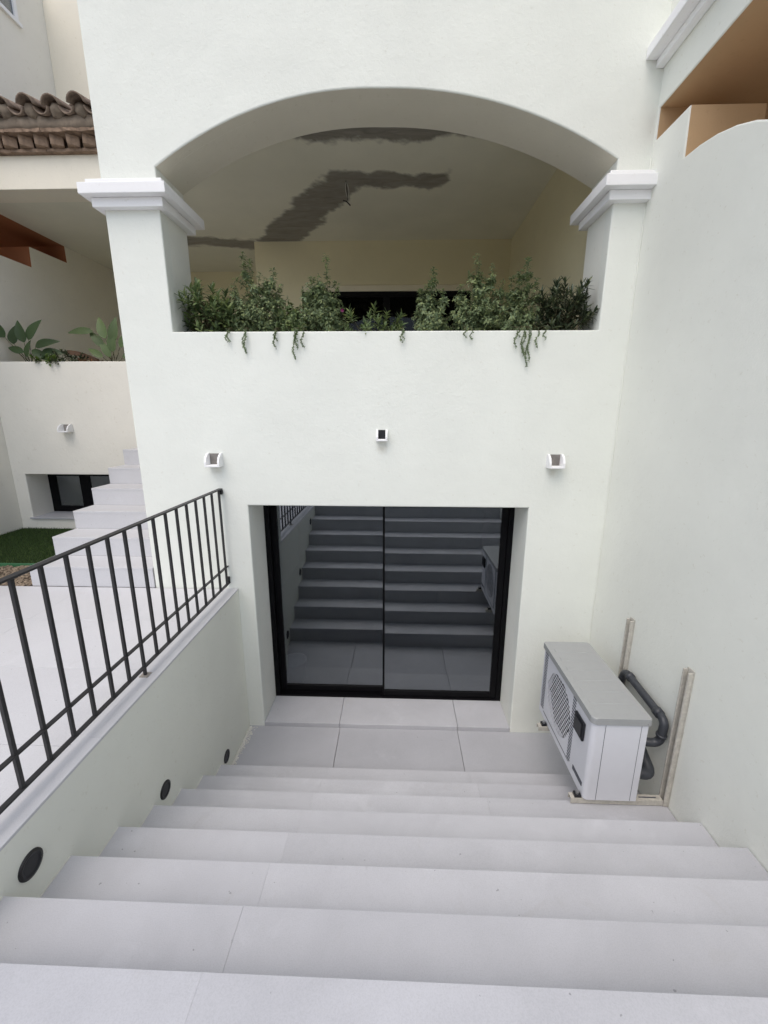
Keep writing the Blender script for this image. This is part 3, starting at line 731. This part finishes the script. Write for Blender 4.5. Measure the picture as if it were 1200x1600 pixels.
for i in range(11):
    xt = -4.845+.2725*i
    for course in range(5):
        if xt < XP-.10:
            o = obj('cover_tile', from_bm(barrel(1, .098, .082, .45), 'cover_tile', True), M['tile'])
            o.location = (xt+random.uniform(-.01, .01), YN-.215+course*.36+random.uniform(-.015, .015), 6.105+course*.115); o.rotation_euler = (R(17), random.uniform(-.05, .05), random.uniform(-.04, .04))
            o.parent = nh; o.matrix_parent_inverse = Matrix.Translation(-Vector(nh.location))
        if xt+.136 < XP-.09:
            o = obj('channel_tile', from_bm(barrel(-1, .082, .074, .45), 'channel_tile', True), M['tile'])
            o.location = (xt+.136, YN-.19+course*.36, 6.125+course*.115); o.rotation_euler = (R(17), 0, random.uniform(-.03, .03))
            o.parent = nh; o.matrix_parent_inverse = Matrix.Translation(-Vector(nh.location))
for i in range(10):      # mortar plugs in the mouths of the cover tiles
    bm = bmesh.new(); r_ = bmesh.ops.create_icosphere(bm, subdivisions=3, radius=1); xt = -4.845+.2725*i
    for v_ in r_['verts']:
        q = v_.co*(1+.22*noise.noise(v_.co*2.1+Vector((i*3.1, 0, 0)))); v_.co = Vector((xt+q.x*.075, YN-.10+q.y*.085, 6.105+q.z*.075))
    obj('mortar_plug', from_bm(bm, 'mortar_plug', True), M['mortar'], nh)
bm = bmesh.new(); vs_ = [bm.verts.new(p) for p in ((XW+.002, YN-.05, 6.062), (XP-.002, YN-.05, 6.062), (XP-.002, 3.78, 6.63), (XW+.002, 3.78, 6.63))]; bm.faces.new(vs_)
obj('roof_deck', from_bm(bm, 'roof_deck'), M['mortar'], nh)
box('upper_wall', XW+.002, XP+.002, 3.785, 4.0, 5.62, 9.2, M['warm_cream'], nh)
uw = box('upper_window', XW+.001, XW+.035, 2.1, 3.29, 7.985, 8.03, M['trim'], nh)
box('window_frame', XW+.001, XW+.028, 3.20, 3.25, 8.031, 9.2, M['trim'], uw); box('window_frame', XW+.001, XW+.028, 2.1, 2.15, 8.031, 9.2, M['trim'], uw)
box('window_pane', XW+.001, XW+.006, 2.151, 3.199, 8.031, 9.2, M['glass'], uw)
# entrance steps beside the house
es_ = thing('entrance_steps', 'pale stone steps climbing between the lawn and the white villa', 'steps', (-2.6, .8, ZT))
zz = [1.629, 1.815, 2.0, 2.184, 2.367, 2.551]
bm = bmesh.new()
for k, z in enumerate(zz): add_box(bm, -3.145, XP-.006, .01+.302*k, 1.845, (zz[k-1]-.02) if k else 1.3, z-.023)
obj('step_core', from_bm(bm, 'step_core'), M['grout'], es_)
for k, z in enumerate(zz):
    y = -.010+.302*k; y1 = y+.306 if k < 5 else 1.845
    box('step_tread', -3.15, XP-.004, y, y1, z-.022, z, M['paver'], es_, .0025)
    box('step_riser', -3.149, XP-.005, y+.002, y+.019, (zz[k-1] if k else ZT)+.0015, z-.0225, M['paver'], es_)
box('step_cheek', -3.1495, -3.1455, .02, 1.845, 1.38, 1.60, M['paver'], es_)
# lawn and gravel strip
gb = box('lawn', XW+.002, -3.152, .50, YN-.002, 1.38, 1.448, M['turfbase']); gb['kind'] = 'structure'
v, f, tn = [], [], []
for i in range(16000):
    x = random.uniform(XW+.01, -3.165); y = random.uniform(.51, YN-.01); h = random.uniform(.015, .034); a = random.uniform(0, 6.28); wd = random.uniform(.0015, .003)
    dx, dy = random.gauss(0, .012), random.gauss(.004, .012); k = len(v)
    v += [(x-wd*math.cos(a), y-wd*math.sin(a), 1.447), (x+wd*math.cos(a), y+wd*math.sin(a), 1.447), (x+dx, y+dy, 1.447+h)]; f.append((k, k+1, k+2)); q = random.random(); tn += [q]*3
me = mesh('artificial_grass', v, f); a_ = me.attributes.new('tint', 'FLOAT', 'POINT'); a_.data.foreach_set('value', tn)
go = obj('artificial_grass', me, M['grass']); go['kind'] = 'stuff'; tag(go, 'dark green artificial grass below the low window', 'grass')
ed = box('lawn_edging', XW+.002, -3.152, .485, .4995, 1.38, 1.462, M['edging']); tag(ed, 'green plastic edging strip between lawn and gravel', 'edging')
bm = bmesh.new(); bmesh.ops.create_icosphere(bm, subdivisions=1, radius=1); bm.verts.index_update()
pv0 = [v_.co.copy() for v_ in bm.verts]; pf0 = [tuple(q.index for q in fc.verts) for fc in bm.faces]; bm.free(); v, f = [], []
for i in range(2200):
    x = random.uniform(-4.6, -3.165); y = random.uniform(.0, .475); s = random.uniform(.008, .018); z = 1.425+random.uniform(0, .018)
    rm = Matrix.Rotation(random.uniform(0, 6), 3, 'Z') @ Matrix.Rotation(random.uniform(-.5, .5), 3, 'X')
    sc = Vector((s*random.uniform(.8, 1.4), s, s*random.uniform(.5, .8))); k = len(v)
    v += [tuple(rm @ Vector((q.x*sc.x, q.y*sc.y, q.z*sc.z))+Vector((x, y, z))) for q in pv0]; f += [tuple(k+i_ for i_ in q) for q in pf0]
gv = obj('gravel', mesh('gravel', v, f, True), M['pebble']); gv['kind'] = 'stuff'; tag(gv, 'brown and grey pebbles in a strip beside the entrance steps', 'gravel')
gs = box('gravel_bed', -6.0, -3.152, -.011, .484, 1.38, 1.424, M['ground']); gs['kind'] = 'structure'

# ------------------------------------------------------------------ plants
class Leaves:
    def __init__(s): s.v, s.f, s.t = [], [], []
    def leaf(s, p, d, n, ln, wd, curl=.15, tint=None):
        d = d.normalized(); side = d.cross(n)
        side = side.normalized() if side.length > 1e-4 else Vector((1, 0, 0)); nn = side.cross(d).normalized(); k = len(s.v)
        t_ = random.random() if tint is None else tint
        for q, wq, cz in ((.0, .12, 0), (.4, 1, .06), (.75, .72, -.2)):
            c = p+d*ln*q+nn*ln*curl*cz*4
            s.v += [tuple(c-side*wd*.5*wq+nn*wd*.16*wq), tuple(c), tuple(c+side*wd*.5*wq+nn*wd*.16*wq)]
        s.v.append(tuple(p+d*ln-nn*ln*curl*1.4))
        for a in (0, 3): s.f += [(k+a, k+a+1, k+a+4, k+a+3), (k+a+1, k+a+2, k+a+5, k+a+4)]
        s.f += [(k+6, k+7, k+9), (k+7, k+8, k+9)]; s.t += [t_]*10
    def build(s, name, mat, parent, stuff=True):
        me = mesh(name, s.v, s.f, True); a = me.attributes.new('tint', 'FLOAT', 'POINT'); a.data.foreach_set('value', s.t)
        o = obj(name, me, mat, parent)
        if stuff: o['kind'] = 'stuff'
        return o
def rv(s=1): return Vector((random.gauss(0, s), random.gauss(0, s), random.gauss(0, s)))
def plant_root(name, label, x, group='plants in the arch planter', y=.24, z=3.55, cat='plant'):
    return thing(name, label, cat, (x, y, z), group)
def stems_obj(root, lines, r=.004):
    bm = bmesh.new()
    for L_ in lines: add_tube(bm, L_, [r*(1-.6*i/(len(L_)-1)) for i in range(len(L_))], 5)
    obj('stem', from_bm(bm, 'stem', True), M['stem'], root)
def limb(p0, p1, sag=.0, n=6, wob=.01):
    p0, p1 = Vector(p0), Vector(p1)
    return [p0.lerp(p1, k/n)+Vector((0, 0, sag*math.sin(math.pi*k/n)))+(rv(wob) if 0 < k < n else Vector((0, 0, 0))) for k in range(n+1)]
def rosette_shrub(label, x, wx, h, y=.24, z=3.55, n=38, ln=.062, wd=.018, mat='leaf_dark', lx=0):
    root = plant_root('rosette_shrub', label, x, y=y, z=z); L_ = Leaves(); lines = []
    for i in range(n):
        a = random.uniform(0, 6.283); rr = random.random()**.5; hh = random.uniform(.12, 1)
        wq = math.sin(min(1, hh*1.15+.25)*math.pi*.62)
        tip = Vector((x+lx*hh+wx*rr*wq*math.cos(a), y+min(wx, .24)*rr*wq*math.sin(a)-.03, z+h*hh*(1-.25*rr)))
        ln_ = limb((x+random.uniform(-.03, .03), y, z), tip, -.02, 6, .008); lines.append(ln_)
        d = (tip-ln_[-3]).normalized()+Vector((0, 0, .35)); d.normalize()
        for q in range(16):
            an = q*2.4; s1 = d.orthogonal().normalized(); s2 = d.cross(s1); out_ = s1*math.cos(an)+s2*math.sin(an)
            op_ = .25+.85*(q/15)
            ld = d*(1.15-op_)+out_*op_+rv(.12)
            L_.leaf(tip-d*.004*q+rv(.002), ld, d, ln*random.uniform(.75, 1.15), wd*random.uniform(.8, 1.15), .12)
    stems_obj(root, lines, .005); L_.build('foliage', M[mat], root); return root
def bushy(label, x, wx, h, spikes, n=1500, mat='leaf_grey', y=.22, z=3.55, ln=.044, wd=.021, trail=()):
    """leafy herb: upright spikes, small paired leaves, loose strands hanging over the edge"""
    root = plant_root('leafy_bush', label, x, y=y, z=z); L_ = Leaves(); lines = []
    def along(pts, m, ls, spread=1.0):
        for q in range(m):
            s = random.random()**.75; i = min(len(pts)-2, int(s*(len(pts)-1))); fr = s*(len(pts)-1)-i
            p = pts[i].lerp(pts[i+1], fr); d = (pts[i+1]-pts[i]).normalized()
            o_ = d.orthogonal().normalized(); a = random.uniform(0, 6.283); o_ = o_*math.cos(a)+d.cross(o_)*math.sin(a)
            tp = 1-.42*s
            L_.leaf(p+o_*.004, o_*spread+d*random.uniform(.1, .8)+Vector((0, 0, -.15)), d, ls*tp*random.uniform(.7, 1.35), wd/ln*ls*tp*random.uniform(.7, 1.2), .2)
    for (dx, hh) in spikes:
        pts = limb((x+dx*.5, y, z), (x+dx, y+random.uniform(-.05, .03), z+hh), 0, 8, .010); lines.append(pts)
        along(pts, 150, ln*1.05)
        for b_ in range(14):
            i = random.randint(1, 6); p = pts[i]; a = random.uniform(0, 6.283); l_ = random.uniform(.05, .15)*(1-.08*i)
            q = limb(p, p+Vector((math.cos(a)*l_, math.sin(a)*l_*.8, l_*.75)), 0, 4, .004); lines.append(q); along(q, 24, ln*.95)
    m = max(6, n//42)
    for i in range(m):
        a = random.uniform(0, 6.283); rr = random.random()**.5
        tip = Vector((x+wx*rr*math.cos(a), y-.02+.16*rr*math.sin(a), z+h*random.uniform(.25, 1)*(1-.5*rr*rr)))
        pts = limb((x+random.uniform(-.5, .5)*wx, y, z), tip, .02, 6, .012); lines.append(pts); along(pts, 55, ln)
    for (tx, tl) in trail:
        for q in range(2):
            x0 = tx+random.uniform(-.03, .03); tl_ = tl*random.uniform(.45, 1) if q else tl
            pts = [Vector((x0, y-.05, z+.03)), Vector((x0, .06, z+.085)), Vector((x0+.005, -.018, z+.06))]
            for j in range(1, 9): pts.append(Vector((x0+.012*math.sin(j*.9+q), -.026+.006*math.sin(j*1.7), z+.05-tl_*j/8)))
            lines.append(pts)
            for j in range(int(120*tl_/.15)):
                s = random.uniform(.25, 1); i = min(len(pts)-2, int(s*(len(pts)-1))); p = pts[i].lerp(pts[i+1], random.random())
                ld = rv(.8)+Vector((0, -.2, -.55)); L_.leaf(p+Vector((0, -.002, 0)), ld, Vector((0, -1, .2)), random.uniform(.008, .016), .0045, .15, random.uniform(.0, .7))
    stems_obj(root, lines, .0032); L_.build('foliage', M[mat], root); return root
rosette_shrub('dark rosette-leaved shrub at the left end of the arch planter', -1.37, .25, .46, n=75, ln=.070, wd=.023, mat='leaf_mid')
bushy('tallest grey-green bush in the arch planter, left of centre', -1.00, .26, .42, [(-.07, .66), (-.02, .60), (.16, .55), (-.16, .44), (.22, .44), (.06, .52), (.11, .48)], 3000, 'leaf_grey', trail=((-1.03, .17), (-1.14, .08)))
bushy('loose trailing herb spilling over the planter between two grey bushes', -.70, .15, .26, [(-.03, .30), (.06, .26), (-.1, .24)], 1000, 'leaf_mid', trail=((-.76, .13), (-.65, .21), (-.60, .12)))
bushy('pale grey bush with one tall spike, near the magenta flower', -.45, .22, .42, [(.05, .63), (-.08, .50), (-.02, .50), (.12, .45), (-.16, .42), (.0, .46)], 2800, 'leaf_grey')
rosette_shrub('low spreading succulent in the middle of the arch planter', -.03, .28, .26, n=36, ln=.065, wd=.018, mat='leaf_mid')
bushy('short pointed bush just right of the planter middle', .42, .20, .34, [(.02, .53), (-.07, .40), (.10, .38), (-.02, .42)], 2100, 'leaf_grey', trail=((.18, .09),))
bushy('bushy herb with two tall spikes right of centre in planter', .80, .24, .42, [(-.03, .64), (.10, .58), (-.14, .42), (.2, .46), (.03, .50)], 3000, 'leaf_grey', trail=((.70, .07),))
bushy('bushy herb with long hanging strands beside the right dark shrub', 1.12, .20, .42, [(.05, .62), (-.06, .48), (.13, .46), (0, .52)], 2700, 'leaf_grey', trail=((1.17, .27), (1.07, .13), (1.25, .13), (1.12, .19)))
rosette_shrub('dark narrow-leaved shrub at the right end of the arch planter', 1.46, .25, .46, n=80, ln=.078, wd=.018, mat='leaf_dark', lx=.05)
fl = thing('magenta_flower', 'single magenta flower among the planter bushes', 'flower', (-.27, .12, 3.72)); L_ = Leaves()
for q in range(14):
    a = q*2.4; L_.leaf(Vector((-.27, .06, 3.755)), Vector((math.cos(a), -.5, math.sin(a))), Vector((0, -1, 0)), .015, .010, .1)
L_.build('petals', M['petal'], fl, False)
stems_obj(fl, [limb((-.27, .2, 3.55), (-.27, .065, 3.755), 0, 5, .003)], .003)

# broad-leaved plants in the neighbouring planter
def broad(label, x, y, z, leaves, mat='leaf_big', name='broad_leaf_plant'):
    root = thing(name, label, 'plant', (x, y, z), 'plants in the neighbouring planter'); lines = []
    for (px, pz, dx, dz, ln, wd) in leaves:
        base = Vector((x+px, y-.02, z+pz)); lines.append(limb((x+random.uniform(-.02, .02), y, z), base, .0, 6, .006))
        d = Vector((dx, random.uniform(-.25, .05), dz)).normalized(); nrm = Vector((random.uniform(-.3, .3), -1, .45)); side = d.cross(nrm).normalized(); nn = side.cross(d)
        v, f = [], []; N = 9
        for i in range(N+1):
            s = i/N; wq = wd*.5*(math.sin(math.pi*min(1, s**.75*.97+.03))**.8)*(1-.15*s); c = base+d*ln*s-nn*ln*.30*s*s
            for e, lift in ((-1, .18), (-.5, .06), (0, 0), (.5, .06), (1, .18)): v.append(tuple(c+side*e*wq+nn*wq*lift))
        for i in range(N):
            for j in range(4): f.append((i*5+j, i*5+j+1, i*5+j+6, i*5+j+5))
        me = mesh('leaf', v, f, True); a = me.attributes.new('tint', 'FLOAT', 'POINT'); a.data.foreach_set('value', [random.uniform(.2, .6)]*len(v))
        obj('leaf', me, M[mat], root)
    stems_obj(root, lines, .007)
YPn = YN+.24
broad('tall broad-leaved plant at the far left of the neighbouring planter', -4.60, YPn, 3.56, [(-.16, .28, .05, 1, .25, .15), (-.02, .30, -.12, 1, .26, .13), (.04, .33, .55, .9, .30, .15), (.12, .25, 1, .30, .32, .13), (-.26, .36, -.5, .8, .24, .13), (.18, .17, 1, .1, .30, .12), (.06, .2, .9, -.4, .26, .11), (-.05, .18, -.8, .3, .22, .10), (.10, .10, .8, .5, .22, .10), (-.02, .12, .3, 1, .22, .10)])
broad('broad-leaved plant with arching leaves nearest the white pillar', -3.50, YPn, 3.56, [(-.20, .42, -1, .12, .38, .11), (-.05, .34, -.35, 1, .30, .13), (.04, .30, .25, 1, .30, .13), (.12, .24, .7, .8, .28, .12), (-.09, .24, -.6, .8, .26, .11), (.02, .18, .1, 1, .28, .12), (-.02, .12, -.4, .9, .24, .10), (.14, .12, .9, .3, .22, .10), (-.12, .12, -.8, .5, .22, .09)], 'leaf_mid')
broad('long drying brown leaf fanned across the middle of neighbouring planter', -4.00, YPn+.10, 3.56, [(-.20, .20, 1, -.1, .40, .07), (.0, .16, 1, -.25, .32, .06)], 'leaf_dry', 'dry_leaf_plant')
rosette_shrub('bright green succulent hanging over the neighbouring planter edge', -4.22, .16, .15, YPn-.16, 3.55, 20, .050, .022, 'leaf_bright')['group'] = 'plants in the neighbouring planter'
rosette_shrub('dark green mound in the middle of the neighbouring planter', -4.02, .22, .24, YPn-.05, 3.55, 30, .045, .020, 'leaf_dark')['group'] = 'plants in the neighbouring planter'
rosette_shrub('small brownish ground cover beside the arching-leaved plant', -3.76, .16, .12, YPn-.05, 3.55, 18, .030, .012, 'leaf_dry')['group'] = 'plants in the neighbouring planter'

for o in bpy.data.objects:
    if '_isroot' in o.keys(): del o['_isroot']
